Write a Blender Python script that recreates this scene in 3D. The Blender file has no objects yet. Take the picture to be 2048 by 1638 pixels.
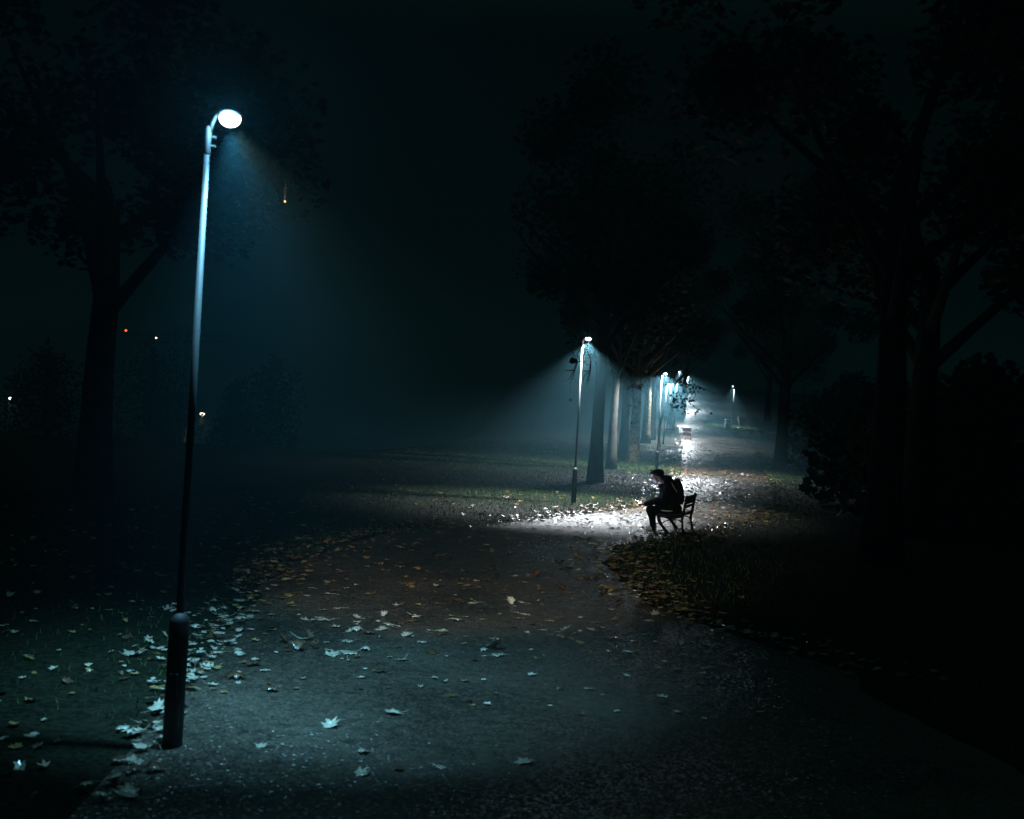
import bpy, bmesh, math, random
from mathutils import Vector, Matrix, noise
random.seed(7)
R = math.radians
sc = bpy.context.scene
COL = sc.collection

# ---------------------------------------------------------------- camera
F = 2400.0; ROLL = 0.058; CAMH = 2.2; HY = 825.0      # pixel focal length / horizon of the 2048 px frame
cam_d = bpy.data.cameras.new('camera'); cam = bpy.data.objects.new('camera', cam_d); COL.objects.link(cam)
cam_d.sensor_width = 36; cam_d.lens = 36*F/2048; cam_d.clip_start = 0.05; cam_d.clip_end = 2000
pitch = math.atan((HY-819)/F)
cam.matrix_world = Matrix.Translation((0, 0, CAMH)) @ Matrix.Rotation(math.pi/2+pitch, 4, 'X') @ Matrix.Rotation(ROLL, 4, 'Z')
cam_d.dof.use_dof = True; cam_d.dof.focus_distance = 24.0; cam_d.dof.aperture_fstop = 2.8
sc.camera = cam

# ---------------------------------------------------------------- night sky
w = bpy.data.worlds.new('World'); sc.world = w; w.use_nodes = True
nt = w.node_tree; bg = nt.nodes['Background']
tc = nt.nodes.new('ShaderNodeTexCoord'); sx = nt.nodes.new('ShaderNodeSeparateXYZ'); rp = nt.nodes.new('ShaderNodeValToRGB')
nt.links.new(tc.outputs['Generated'], sx.inputs[0]); nt.links.new(sx.outputs['Z'], rp.inputs[0])
rp.color_ramp.elements[0].position = 0.0; rp.color_ramp.elements[0].color = (.0008, .0020, .0019, 1)
rp.color_ramp.elements[1].position = 0.9; rp.color_ramp.elements[1].color = (.014, .040, .033, 1)
e = rp.color_ramp.elements.new(.30); e.color = (.0003, .0012, .0011, 1)
nt.links.new(rp.outputs[0], bg.inputs['Color']); bg.inputs['Strength'].default_value = 1.0
sc.view_settings.view_transform = 'Standard'; sc.view_settings.look = 'None'
sc.view_settings.exposure = 0; sc.view_settings.gamma = 1
cy = sc.cycles
cy.use_denoising = True; cy.volume_bounces = 0; cy.max_bounces = 5; cy.diffuse_bounces = 2; cy.glossy_bounces = 2
cy.sample_clamp_direct = 0; cy.sample_clamp_indirect = 2

LIGHT = (.90, .95, 1.0)          # colour of the LED street lamps
LAMP_W = 3800.0

# ---------------------------------------------------------------- pixel helpers
def pdir(x, y):
    dx = x-1024; dy = HY-y
    return Vector(((dx*math.cos(ROLL)-dy*math.sin(ROLL))/F, 1.0, (dx*math.sin(ROLL)+dy*math.cos(ROLL))/F))
def at(x, y, D):
    d = pdir(x, y); return Vector((d.x*D, D, CAMH+d.z*D))
PROF = [(-60, -.2), (0, -.2), (8, -.17), (20, -.05), (32, 0), (50, 0), (66, .12), (84, .6), (97, 1.0), (124, 2.0), (165, 4.4), (205, 6.8), (260, 10), (420, 14)]
def interp(t, P):
    if t <= P[0][0]: return P[0][1]
    for (a, va), (b, vb) in zip(P, P[1:]):
        if t <= b: return va+(vb-va)*(t-a)/(b-a)
    return P[-1][1]
def sstep(a, b, x):
    t = max(0, min(1, (x-a)/(b-a))); return t*t*(3-2*t)
def tz(x, y):
    k = sum(interp(y+o, PROF) for o in (-6, -3, 0, 3, 6))/5
    side = sstep(-14, 2, x)
    low = -8.5*sstep(45, 190, y)
    return k*side + (min(k, 0)+low)*(1-side) if y > 30 else k
def gp(x, y):
    d = pdir(x, y); t = 4.0
    while t < 400:
        if CAMH+d.z*t <= tz(d.x*t, t): break
        t += .05
    return Vector((d.x*t, t, tz(d.x*t, t)))

# ---------------------------------------------------------------- materials
def mat(name, col, rough=.7, metal=0, noise_s=None, noise_amt=.3, bump=0, bump_s=None, emit=None, es=0, spec=.5, col2=None, coords='Object'):
    m = bpy.data.materials.new(name); m.use_nodes = True; n = m.node_tree; b = n.nodes['Principled BSDF']
    b.inputs['Base Color'].default_value = (*col, 1); b.inputs['Roughness'].default_value = rough
    b.inputs['Metallic'].default_value = metal; b.inputs['Specular IOR Level'].default_value = spec
    t = n.nodes.new('ShaderNodeTexCoord')
    if noise_s:
        nz = n.nodes.new('ShaderNodeTexNoise'); nz.inputs['Scale'].default_value = noise_s; nz.inputs['Detail'].default_value = 6
        r = n.nodes.new('ShaderNodeValToRGB'); n.links.new(t.outputs[coords], nz.inputs['Vector']); n.links.new(nz.outputs['Fac'], r.inputs[0])
        c2 = col2 or tuple(c*(1-noise_amt) for c in col)
        r.color_ramp.elements[0].position = .35; r.color_ramp.elements[1].position = .65
        r.color_ramp.elements[0].color = (*c2, 1); r.color_ramp.elements[1].color = (*col, 1)
        n.links.new(r.outputs[0], b.inputs['Base Color'])
    if bump:
        nb = n.nodes.new('ShaderNodeTexNoise'); nb.inputs['Scale'].default_value = bump_s or 20; nb.inputs['Detail'].default_value = 5
        bp = n.nodes.new('ShaderNodeBump'); bp.inputs['Strength'].default_value = bump; bp.inputs['Distance'].default_value = .02
        n.links.new(t.outputs[coords], nb.inputs['Vector']); n.links.new(nb.outputs['Fac'], bp.inputs['Height']); n.links.new(bp.outputs[0], b.inputs['Normal'])
    if emit:
        b.inputs['Emission Color'].default_value = (*emit, 1); b.inputs['Emission Strength'].default_value = es
    return m

def ground_mat(name, dark, light, vscale, tilt, rough, spec, patch_s=.6, fine_s=9):
    """fine grit: every cell of the aggregate is tilted its own way, so wet grains sparkle"""
    m = bpy.data.materials.new(name); m.use_nodes = True; n = m.node_tree; b = n.nodes['Principled BSDF']; L = n.links.new
    t = n.nodes.new('ShaderNodeTexCoord'); v = n.nodes.new('ShaderNodeTexVoronoi'); v.inputs['Scale'].default_value = vscale
    L(t.outputs['Object'], v.inputs['Vector'])
    sub = n.nodes.new('ShaderNodeVectorMath'); sub.operation = 'SUBTRACT'; sub.inputs[1].default_value = (.5, .5, .5)
    L(v.outputs['Color'], sub.inputs[0])
    sc_ = n.nodes.new('ShaderNodeVectorMath'); sc_.operation = 'SCALE'; sc_.inputs['Scale'].default_value = tilt; L(sub.outputs[0], sc_.inputs[0])
    g = n.nodes.new('ShaderNodeNewGeometry'); ad = n.nodes.new('ShaderNodeVectorMath'); L(g.outputs['Normal'], ad.inputs[0]); L(sc_.outputs[0], ad.inputs[1])
    nm = n.nodes.new('ShaderNodeVectorMath'); nm.operation = 'NORMALIZE'; L(ad.outputs[0], nm.inputs[0]); L(nm.outputs[0], b.inputs['Normal'])
    nz = n.nodes.new('ShaderNodeTexNoise'); nz.inputs['Scale'].default_value = patch_s; nz.inputs['Detail'].default_value = 8; L(t.outputs['Object'], nz.inputs['Vector'])
    n2 = n.nodes.new('ShaderNodeTexNoise'); n2.inputs['Scale'].default_value = fine_s; n2.inputs['Detail'].default_value = 5; L(t.outputs['Object'], n2.inputs['Vector'])
    mx = n.nodes.new('ShaderNodeMath'); mx.operation = 'ADD'; L(nz.outputs['Fac'], mx.inputs[0]); L(n2.outputs['Fac'], mx.inputs[1])
    sepc = n.nodes.new('ShaderNodeSeparateXYZ'); L(v.outputs['Color'], sepc.inputs[0])
    m2 = n.nodes.new('ShaderNodeMath'); m2.operation = 'MULTIPLY_ADD'; m2.inputs[1].default_value = .55; L(sepc.outputs[0], m2.inputs[0]); L(mx.outputs[0], m2.inputs[2])
    r = n.nodes.new('ShaderNodeValToRGB'); r.color_ramp.elements[0].position = .95/1.6; r.color_ramp.elements[1].position = 1.0
    dv = n.nodes.new('ShaderNodeMath'); dv.operation = 'MULTIPLY'; dv.inputs[1].default_value = 1/1.6; L(m2.outputs[0], dv.inputs[0]); L(dv.outputs[0], r.inputs[0])
    if light[0] > .1: gr = r.color_ramp.elements.new(.86); gr.color = (*light, 1); r.color_ramp.elements[-1].color = (.30, .27, .23, 1)
    r.color_ramp.elements[0].color = (*dark, 1); r.color_ramp.elements[1].color = (*light, 1) if light[0] < .1 else (light[0]*.75, light[1]*.75, light[2]*.75, 1); L(r.outputs[0], b.inputs['Base Color'])
    rr = n.nodes.new('ShaderNodeMapRange'); rr.inputs['From Min'].default_value = .3; rr.inputs['From Max'].default_value = .7
    rr.inputs['To Min'].default_value = rough-.12; rr.inputs['To Max'].default_value = rough+.12; L(nz.outputs['Fac'], rr.inputs['Value']); L(rr.outputs[0], b.inputs['Roughness'])
    b.inputs['Specular IOR Level'].default_value = spec
    return m

M = {}
M['path'] = ground_mat('wet_gravel', (.016, .0145, .012), (.100, .080, .060), 58, .85, .37, .65)
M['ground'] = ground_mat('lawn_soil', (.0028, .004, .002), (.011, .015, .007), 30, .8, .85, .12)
M['grass'] = mat('grass_blade', (.066, .108, .036), .9, noise_s=.9, noise_amt=.55, spec=.12)
M['pole'] = mat('grey_galvanised', (.038, .042, .046), .65, .1, noise_s=30, noise_amt=.2)
M['sleeve'] = mat('black_sleeve', (.006, .007, .009), .7, 0, noise_s=20)
M['housing'] = mat('lamp_housing', (.022, .024, .028), .6, .1)
M['glow'] = mat('lamp_glass', (.8, .8, .8), .3, emit=(.90, .88, .92), es=7)
M['bark'] = mat('plane_bark', (.27, .205, .12), .85, noise_s=5.5, col2=(.060, .048, .030), bump=.8, bump_s=14, spec=.25)
M['bark_shade_tone'] = mat('shade_toned_bark', (.035, .030, .024), .9, noise_s=6, noise_amt=.5, bump=1.0, bump_s=12, spec=.1)  # bark colour darkened so trunks within lamp reach still look shaded
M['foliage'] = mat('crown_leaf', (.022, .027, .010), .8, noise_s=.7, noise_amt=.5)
M['twig'] = mat('twig', (.03, .025, .02), .8)
M['iron'] = mat('cast_iron', (.012, .012, .012), .5, .2)
M['slat'] = mat('bench_wood', (.020, .014, .010), .6, noise_s=25)
M['jacket'] = mat('jacket_cloth', (.010, .011, .013), .9, bump=.2, bump_s=60, spec=.1)
M['jeans'] = mat('trouser_cloth', (.008, .010, .016), .9, bump=.2, bump_s=80, spec=.1)
M['skin'] = mat('skin', (.44, .35, .33), .55)
M['hair'] = mat('hair', (.010, .008, .007), .6, bump=.6, bump_s=120, spec=.2)
M['shoe'] = mat('shoe_leather', (.75, .80, .84), .5)
M['sole'] = mat('shoe_sole', (.30, .30, .30), .7)
M['pack'] = mat('backpack_cloth', (.010, .010, .012), .85, bump=.3, bump_s=70, spec=.15)
M['trim'] = mat('pale_trim', (.75, .78, .72), .5)
M['phone'] = mat('phone_case', (.01, .01, .01), .3)
M['screen'] = mat('phone_screen', (.02, .02, .02), .2, emit=(.50, .60, 1.0), es=130)
M['red'] = mat('red_plastic', (.85, .09, .04), .5, noise_s=6, noise_amt=.2)
M['bag'] = mat('bin_bag', (.55, .56, .50), .45, bump=.8, bump_s=9)
M['binm'] = mat('bin_grey', (.20, .26, .34), .5)
M['white'] = mat('white_paint', (.75, .72, .70), .5)
M['render'] = mat('pale_render', (.55, .62, .60), .7, noise_s=3, noise_amt=.15)
M['glassd'] = mat('dark_glass', (.25, .36, .38), .15)
M['concrete'] = mat('dark_concrete', (.03, .03, .03), .9)
M['warm'] = mat('sodium_light', (.8, .6, .4), .5, emit=(1.0, .78, .62), es=7)
M['redl'] = mat('red_light', (.8, .1, .1), .5, emit=(1.0, .10, .03), es=5)
M['whitel'] = mat('white_beacon', (.8, .8, .8), .5, emit=(1.0, .55, .5), es=8)
M['bluel'] = mat('blue_light', (.3, .5, .8), .5, emit=(.3, .6, 1.0), es=1.5)
LEAFC = [('pale', (.56, .50, .41), (.33, .29, .22), .30), ('ochre', (.32, .22, .09), (.16, .10, .035), .38),
         ('yellow', (.34, .28, .08), (.19, .14, .04), .38), ('brown', (.12, .060, .028), (.05, .028, .015), .42),
         ('rust', (.26, .125, .055), (.12, .05, .02), .4)]
for nme, a, b_, r_ in LEAFC:
    M['leaf_'+nme] = mat('leaf_'+nme, a, r_-.08, noise_s=14, col2=b_, spec=.8, bump=.7, bump_s=22)
    lb_ = M['leaf_'+nme].node_tree.nodes['Principled BSDF']; lb_.inputs['Coat Weight'].default_value = .8; lb_.inputs['Coat Roughness'].default_value = .12

# ---------------------------------------------------------------- mesh helpers
def obj(name, bm, m, parent=None, smooth=False):
    me = bpy.data.meshes.new(name); bm.to_mesh(me); bm.free()
    for mm in (m if isinstance(m, (list, tuple)) else [m]): me.materials.append(mm)
    if smooth:
        for p in me.polygons: p.use_smooth = True
    o = bpy.data.objects.new(name, me); COL.objects.link(o)
    if parent: o.parent = parent
    return o
def thing(name, label, cat, loc=(0, 0, 0), rz=0, group=None):
    o = bpy.data.objects.new(name, None); COL.objects.link(o); o.location = loc; o.rotation_euler = (0, 0, rz)
    o.empty_display_size = .2; o['label'] = label; o['category'] = cat
    if group: o['group'] = group
    return o
def tag(o, label, cat, group=None, kind=None):
    o['label'] = label
    if cat: o['category'] = cat
    if group: o['group'] = group
    if kind: o['kind'] = kind
    return o
def tube(bm, pts, rads, n=10, cap=True, mi=0):
    pts = [Vector(p) for p in pts]; rings = []
    prev = None
    for i, p in enumerate(pts):
        d = (pts[min(i+1, len(pts)-1)]-pts[max(i-1, 0)]).normalized()
        if prev is None: a = d.orthogonal().normalized()
        else: a = (prev-d*prev.dot(d)).normalized()
        prev = a; b = d.cross(a); r = rads[i] if isinstance(rads, (list, tuple)) else rads
        rings.append([bm.verts.new(p+(a*math.cos(2*math.pi*k/n)+b*math.sin(2*math.pi*k/n))*r) for k in range(n)])
    for r0, r1 in zip(rings, rings[1:]):
        for k in range(n):
            f = bm.faces.new((r0[k], r0[(k+1) % n], r1[(k+1) % n], r1[k])); f.material_index = mi
    if cap:
        bm.faces.new(rings[0][::-1]).material_index = mi; bm.faces.new(rings[-1]).material_index = mi
def lathe(bm, prof, n=24, c=(0, 0, 0)):
    rings = []
    for r, z in prof:
        rings.append([bm.verts.new((c[0]+r*math.cos(2*math.pi*k/n), c[1]+r*math.sin(2*math.pi*k/n), c[2]+z)) for k in range(n)])
    for r0, r1 in zip(rings, rings[1:]):
        for k in range(n): bm.faces.new((r0[k], r0[(k+1) % n], r1[(k+1) % n], r1[k]))
    bm.faces.new(rings[0][::-1]); bm.faces.new(rings[-1])
def box(bm, c, s, rot=None):
    mt = Matrix.Translation(c) @ (rot if rot else Matrix.Identity(4)) @ Matrix.Diagonal((s[0], s[1], s[2], 1))
    return bmesh.ops.create_cube(bm, size=1, matrix=mt)
def beam(bm, p, q, wd, ht, up=(0, 0, 1)):
    p, q = Vector(p), Vector(q); d = (q-p); L = d.length; d.normalize(); u = Vector(up); s = d.cross(u).normalized(); u = s.cross(d)
    m = Matrix((s, d, u)).transposed().to_4x4(); box(bm, (p+q)/2, (wd, L, ht), m)
def bevel(o, wdt=.004, seg=2):
    md = o.modifiers.new('bevel', 'BEVEL'); md.width = wdt; md.segments = seg; md.limit_method = 'ANGLE'
def caps(bm, p, q, r1, r2, n=14):
    p, q = Vector(p), Vector(q); d = q-p; L = d.length; d = d.normalized() if L > 1e-5 else Vector((0, 0, 1))
    pts = []; rad = []
    for k in range(5): a = math.pi/2*(1-k/4.0); pts.append(p-d*r1*math.sin(a)); rad.append(max(r1*math.cos(a), .0006))
    for k in range(5): a = math.pi/2*k/4.0; pts.append(q+d*r2*math.sin(a)); rad.append(max(r2*math.cos(a), .0006))
    if L < 1e-5: pts.pop(5); rad.pop(5)
    tube(bm, pts, rad, n)
def ell(bm, c, s, rot=None, seg=18):
    mt = Matrix.Translation(c) @ (rot if rot else Matrix.Identity(4)) @ Matrix.Diagonal((s[0], s[1], s[2], 1))
    bmesh.ops.create_uvsphere(bm, u_segments=seg, v_segments=seg//2, radius=1, matrix=mt)
def fuse(name, bm, m, parent, vox=.01, sm=4):
    """one continuous skin over overlapping tapered volumes"""
    me = bpy.data.meshes.new(name+'_src'); bm.to_mesh(me); bm.free()
    o = bpy.data.objects.new(name, me); COL.objects.link(o)
    md = o.modifiers.new('r', 'REMESH'); md.mode = 'VOXEL'; md.voxel_size = vox; md.use_smooth_shade = True
    if sm: s = o.modifiers.new('s', 'SMOOTH'); s.iterations = sm; s.factor = .5
    dg = bpy.context.evaluated_depsgraph_get(); ev = o.evaluated_get(dg); nm = bpy.data.meshes.new_from_object(ev)
    o.modifiers.clear(); o.data = nm; nm.materials.clear(); nm.materials.append(m)
    for p in nm.polygons: p.use_smooth = True
    o.parent = parent; return o
def copy_tree(o, parent=None):
    c = o.copy(); COL.objects.link(c); c.parent = parent
    for ch in o.children: copy_tree(ch, c)
    return c

# ---------------------------------------------------------------- ground and path
def sheet(name, xs, ys, zf, m):
    bm = bmesh.new(); vs = [[bm.verts.new((x, y, zf(x, y))) for x in xs] for y in ys]
    for j in range(len(ys)-1):
        for i in range(len(xs)-1): bm.faces.new((vs[j][i], vs[j][i+1], vs[j+1][i+1], vs[j+1][i]))
    return obj(name, bm, m, smooth=True)
def axis(a, b, f):
    out = [a]
    while out[-1] < b: out.append(out[-1]+f(out[-1]))
    return out
gx = axis(-260, 260, lambda x: .6 if -16 < x < 34 else 6)
gy = axis(-40, 420, lambda y: .6 if 2 < y < 70 else (2 if 0 < y < 220 else 8))
def gz(x, y):
    n1 = noise.noise(Vector((x*.9, y*.9, 0)))*.018 + noise.noise(Vector((x*.25, y*.25, 3)))*.02
    return tz(x, y)+n1-.015
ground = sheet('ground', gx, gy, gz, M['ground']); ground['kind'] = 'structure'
XL = [(-40, -2.0), (4, -2.1), (6.4, -2.3), (8.5, -2.65), (10.3, -2.8), (13, -3.0), (17, -3.1), (21, -2.4), (25, .3), (28.5, 2.3), (31.5, 3.7), (34, 4.7), (40, 5.6), (50, 7.1), (66, 9.4), (84, 11.9), (110, 15.3), (140, 18.6), (200, 25.4), (300, 36), (420, 44)]
XR = [(-40, 5), (4, 4.2), (9, 4.0), (12.2, 3.4), (13.6, 2.6), (15, 2.0), (19, 1.75), (21.5, 2.1), (22.8, 2.9), (25, 4.1), (28, 5.6), (32, 7.2), (43, 9.6), (64, 13.6), (84, 17.2), (104, 20.3), (114, 20.8), (130, 20.6), (140, 24), (200, 32), (300, 44), (420, 56)]
def wob(y, s): return .07*noise.noise(Vector((y*6.5, s, 2)))+ .10*noise.noise(Vector((y*.9, s, 0)))+.05*noise.noise(Vector((y*3.1, s, 5)))
bm = bmesh.new(); rows = []
for y in axis(-40, 420, lambda y: .25 if 3 < y < 50 else (1.5 if 0 < y < 220 else 8)):
    l, r = interp(y, XL)+wob(y, 1), interp(y, XR)+wob(y, 9)
    row = []
    for k in range(13):
        x = l+(r-l)*k/12; crown = .025*math.sin(math.pi*k/12)
        row.append(bm.verts.new((x, y, tz(x, y)+(.012 if 0 < k < 12 else -.035)+crown+noise.noise(Vector((x*.7, y*.7, 8)))*.006)))
    rows.append(row)
for a, b in zip(rows, rows[1:]):
    for k in range(12): bm.faces.new((a[k], a[k+1], b[k+1], b[k]))
path = obj('path', bm, M['path'], smooth=True); path['kind'] = 'structure'
def on_path(x, y, mrg=0): return interp(y, XL)+mrg < x < interp(y, XR)-mrg
def pz(x, y):
    l, r = interp(y, XL), interp(y, XR); t = max(0, min(1, (x-l)/(r-l)))
    return tz(x, y)+.012+.025*math.sin(math.pi*t)+noise.noise(Vector((x*.7, y*.7, 8)))*.006
def gtop(x, y): return pz(x, y)+.002 if on_path(x, y, .25) else max(pz(x, y) if on_path(x, y, -.1) else -99, gz(x, y)+.006)

# ---------------------------------------------------------------- grass (uncountable)
bm = bmesh.new(); rg = random.Random(3)
def blade(x, y, h, wdt):
    a = rg.uniform(0, 6.28); z = gz(x, y)-.005; dx, dy = math.cos(a)*wdt, math.sin(a)*wdt; l = rg.uniform(-.5, .5)*h; l2 = rg.uniform(-.5, .5)*h
    v = [bm.verts.new((x-dx, y-dy, z)), bm.verts.new((x+dx, y+dy, z)), bm.verts.new((x+l, y+l2, z+h))]; bm.faces.new(v)
n = 0
while n < 95000:
    y = 8.5+72*rg.random(); L, Rr = interp(y, XL), interp(y, XR)
    if rg.random() < .72: x = L-rg.random()**1.4*(5+y*.16)+.08
    else: x = Rr+rg.random()**1.5*(3.5+y*.05)-.08
    s = 1+y/45
    if y < 15 and rg.random() < .8: n += 1; continue
    blade(x, y, rg.uniform(.025, .065)*(1+.2*s), .0035*s*1.4); n += 1
for k in range(5000):                                   # raised verge round the far right lamp
    a = rg.uniform(0, 6.28); r = rg.random()**.5; blade(22.6+3*r*math.cos(a), 121+7*r*math.sin(a), rg.uniform(.08, .22), .03)
g = obj('grass', bm, M['grass']); g['kind'] = 'stuff'; g['label'] = 'short lawn grass beside the path'

# ---------------------------------------------------------------- street lamps
def make_lamp(label, power, ax=0, ay=14, cone=112, lc=LIGHT, bl=.7):
    t = thing('street_lamp', label, 'street lamp', group='tall street lamps along the avenue')
    H = 4.2
    bm = bmesh.new(); lathe(bm, [(.066, -.15), (.066, .80), (.063, .84), (.063, .862), (.046, .885), (.027, .90)], 20); s = obj('base_sleeve', bm, M['sleeve'], t, True)
    bm = bmesh.new(); box(bm, (0, -.066, .42), (.055, .012, .17)); d = obj('access_door', bm, M['housing'], s)
    bm = bmesh.new(); tube(bm, [(0, 0, .86), (0, 0, 2.4), (0, 0, 4.02)], [.027, .024, .018], 14, mi=0); obj('pole', bm, M['pole'], t, True)
    bm = bmesh.new(); lathe(bm, [(.021, 3.96), (.024, 3.965), (.024, 4.10), (.020, 4.135), (.009, 4.15)], 16); obj('pole_cap', bm, M['pole'], t, True)
    for bz_ in (4.015, 4.075):
        bm = bmesh.new(); tube(bm, [(.02, 0, bz_), (.055, 0, bz_)], .009, 8); obj('clamp_bolt', bm, M['pole'], t)
    bm = bmesh.new(); tube(bm, [(.010, 0, 4.10), (.025, 0, 4.17), (.045, 0, 4.215), (.08, 0, 4.235)], [.013, .013, .015, .017], 10); obj('arm', bm, M['housing'], t, True)
    bm = bmesh.new(); lathe(bm, [(.068, 4.228), (.078, 4.232), (.080, 4.242), (.066, 4.258), (.036, 4.270), (.012, 4.274)], 24, (.140, 0, 0)); h = obj('lamp_head', bm, M['housing'], t, True)
    bm = bmesh.new(); ell(bm, (.140, 0, 4.207), (.072, .072, .058), None, 28); gl = obj('lamp_glass', bm, M['glow'], h, True)
    ld = bpy.data.lights.new('lamp_light', 'SPOT'); ld.energy = power; ld.color = lc; ld.spot_size = R(cone); ld.spot_blend = bl; ld.shadow_soft_size = .03
    lo = bpy.data.objects.new('lamp_light', ld); COL.objects.link(lo); lo.parent = t; lo.location = (.15, 0, 4.13); lo.rotation_euler = (R(ax), R(ay), 0)
    hd = bpy.data.lights.new('halo_light', 'POINT'); hd.energy = power*(.024 if ax > 10 else .002); hd.color = lc; hd.shadow_soft_size = .02
    ho = bpy.data.objects.new('halo_light', hd); COL.objects.link(ho); ho.parent = t; ho.location = (.150, -.11, 4.19)
    if ax > 10:                                        # added warm fill spot that brightens the middle of the path
        l2 = bpy.data.lights.new('path_fill_light', 'SPOT'); l2.energy = power*.85; l2.color = (1.0, .90, .74); l2.spot_size = R(46); l2.spot_blend = 1.0; l2.shadow_soft_size = .03
        o2 = bpy.data.objects.new('path_fill_light', l2); COL.objects.link(o2); o2.parent = t; o2.location = (.18, .03, 4.13)
        o2.rotation_euler = Vector((1.8, 8.5, -4.1)).to_track_quat('-Z', 'Y').to_euler()
    return t
LP = [ # base pixel x, depth, foot height or None, power factor, rz, label
 (345, 8.0, None, .56, 0, 'nearest and tallest looking street lamp, its glare high at the left of the picture'),
 (1147, 30.7, None, 1.5, 0, 'street lamp at the bend in the path, bare twigs hanging before it'),
 (1313, 51.0, None, 1.7, 0, 'street lamp rising behind the head of the seated man'),
 (1327, 84.0, None, 1.4, 0, 'street lamp with a dark sleeve just right of the third lamp, blown out in mist'),
 (1336, 97.0, None, 1.8, .1, 'street lamp touching the right side of the blown out lamp in mist'),
 (1349, 124.0, None, 1.3, 0, 'street lamp above the pale kiosk, seen through a leafy branch'),
 (1372, 160.0, None, 1.3, 0, 'small far street lamp, lowest of the three climbing the hill'),
 (1364, 184.0, None, 1.3, 0, 'small far street lamp, middle one of the three climbing the hill'),
 (1357, 212.0, None, 1.3, 0, 'smallest far street lamp, topmost of the three climbing the hill'),
 (1464, 123.0, None, 1.6, math.pi, 'lone street lamp beyond the path on the right, between litter bins')]
for i, (px, D, _, pw, rz, lab) in enumerate(LP):
    y = 900
    for _ in range(6):
        p = at(px, y, D); z = tz(p.x, D)
        y += (p.z-z)*F/D
    kw = dict(ax=26, ay=-4, cone=80, lc=(.24, .70, 1.0), bl=1.0) if i == 0 else (dict(ax=-6, ay=2, cone=118) if i == 1 else dict(ax=-3, ay=6, cone=162, bl=.5) if i == 2 else dict(ax=4, ay=0, cone=76) if i == 9 else dict(ax=-6, ay=4, cone=160, bl=.5))
    l = make_lamp(lab, LAMP_W*pw, **kw); l.location = (p.x, D, z); l.rotation_euler = (0, 0, rz)

# ---------------------------------------------------------------- trees
def leaf_poly(bm, c, nrm, a, s, mi=0):
    n_ = Vector(nrm).normalized(); u = n_.orthogonal().normalized(); u.rotate(Matrix.Rotation(a, 3, n_)); v = n_.cross(u)
    pr = [(0, -.5), (.32, -.2), (.42, .12), (.16, .2), (0, .55), (-.18, .2), (-.4, .1), (-.3, -.2)]
    f = bm.faces.new([bm.verts.new(c+(u*x+v*y_)*s+n_*(abs(x)*.18*s)) for x, y_ in pr]); f.material_index = mi
def trunk_mesh(bm, H, r, rr, fork=.5):
    pts = []; rads = []
    for k in range(9):
        t = k/8; pts.append((.12*noise.noise(Vector((t*2, rr.random(), 1)))*t, .12*noise.noise(Vector((t*2, 7, 2)))*t, -.15+H*t))
        rads.append(r*(1.35 if k == 0 else 1-.45*t)*(1.12 if k == 1 else 1))
    tube(bm, pts, rads, 14)
    top = Vector(pts[-1]); tips = []
    for k in range(7):
        a = k*2.4+rr.random(); base = Vector(pts[5+k % 4]); out = Vector((math.cos(a), math.sin(a), 0))
        p1 = base+out*1.0+Vector((0, 0, .9)); p2 = base+out*2.3+Vector((0, 0, 2.0)); p3 = base+out*3.4+Vector((0, 0, 3.2))
        tube(bm, [base, p1, p2, p3], [r*.42, r*.32, r*.2, r*.06], 8); tips += [p2, p3]
    return tips
def crown_mesh(bm, H, rr, n_, rad, lo_, hi_, size=.24):
    cl = [(Vector((rr.uniform(-1, 1)*rad, rr.uniform(-1, 1)*rad, rr.uniform(lo_, hi_))), rr.uniform(.6, 1.35)) for _ in range(40)]
    cl = [c for c in cl if (c[0].x**2+c[0].y**2)**.5 < rad*(1-.35*abs((c[0].z-(lo_+hi_)/2)/((hi_-lo_)/2)))]
    for _ in range(n_):
        c, r = rr.choice(cl); d = Vector((rr.gauss(0, 1), rr.gauss(0, 1), rr.gauss(0, .8))).normalized()*r*(rr.random()**.55)*1.25
        leaf_poly(bm, c+d, (rr.gauss(0, .6), rr.gauss(0, .6), 1), rr.uniform(0, 6.28), size*rr.uniform(.6, 1.3))
def make_tree(H, r, rad, lo_, hi_, n_, seed):
    rr = random.Random(seed); t = thing('plane_tree', '', 'tree', group='trees lining the avenue')
    bm = bmesh.new(); trunk_mesh(bm, H, r, rr); obj('trunk', bm, M['bark'], t, True)
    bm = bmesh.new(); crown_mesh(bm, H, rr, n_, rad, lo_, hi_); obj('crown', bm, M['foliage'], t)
    return t
protos = [make_tree(6.8, .33, 4.6, 5.6, 14.5, 10000, 11), make_tree(7.2, .24, 4.2, 5.8, 14, 10000, 12), make_tree(6.2, .38, 5.0, 5.4, 13.5, 10000, 13)]
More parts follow.
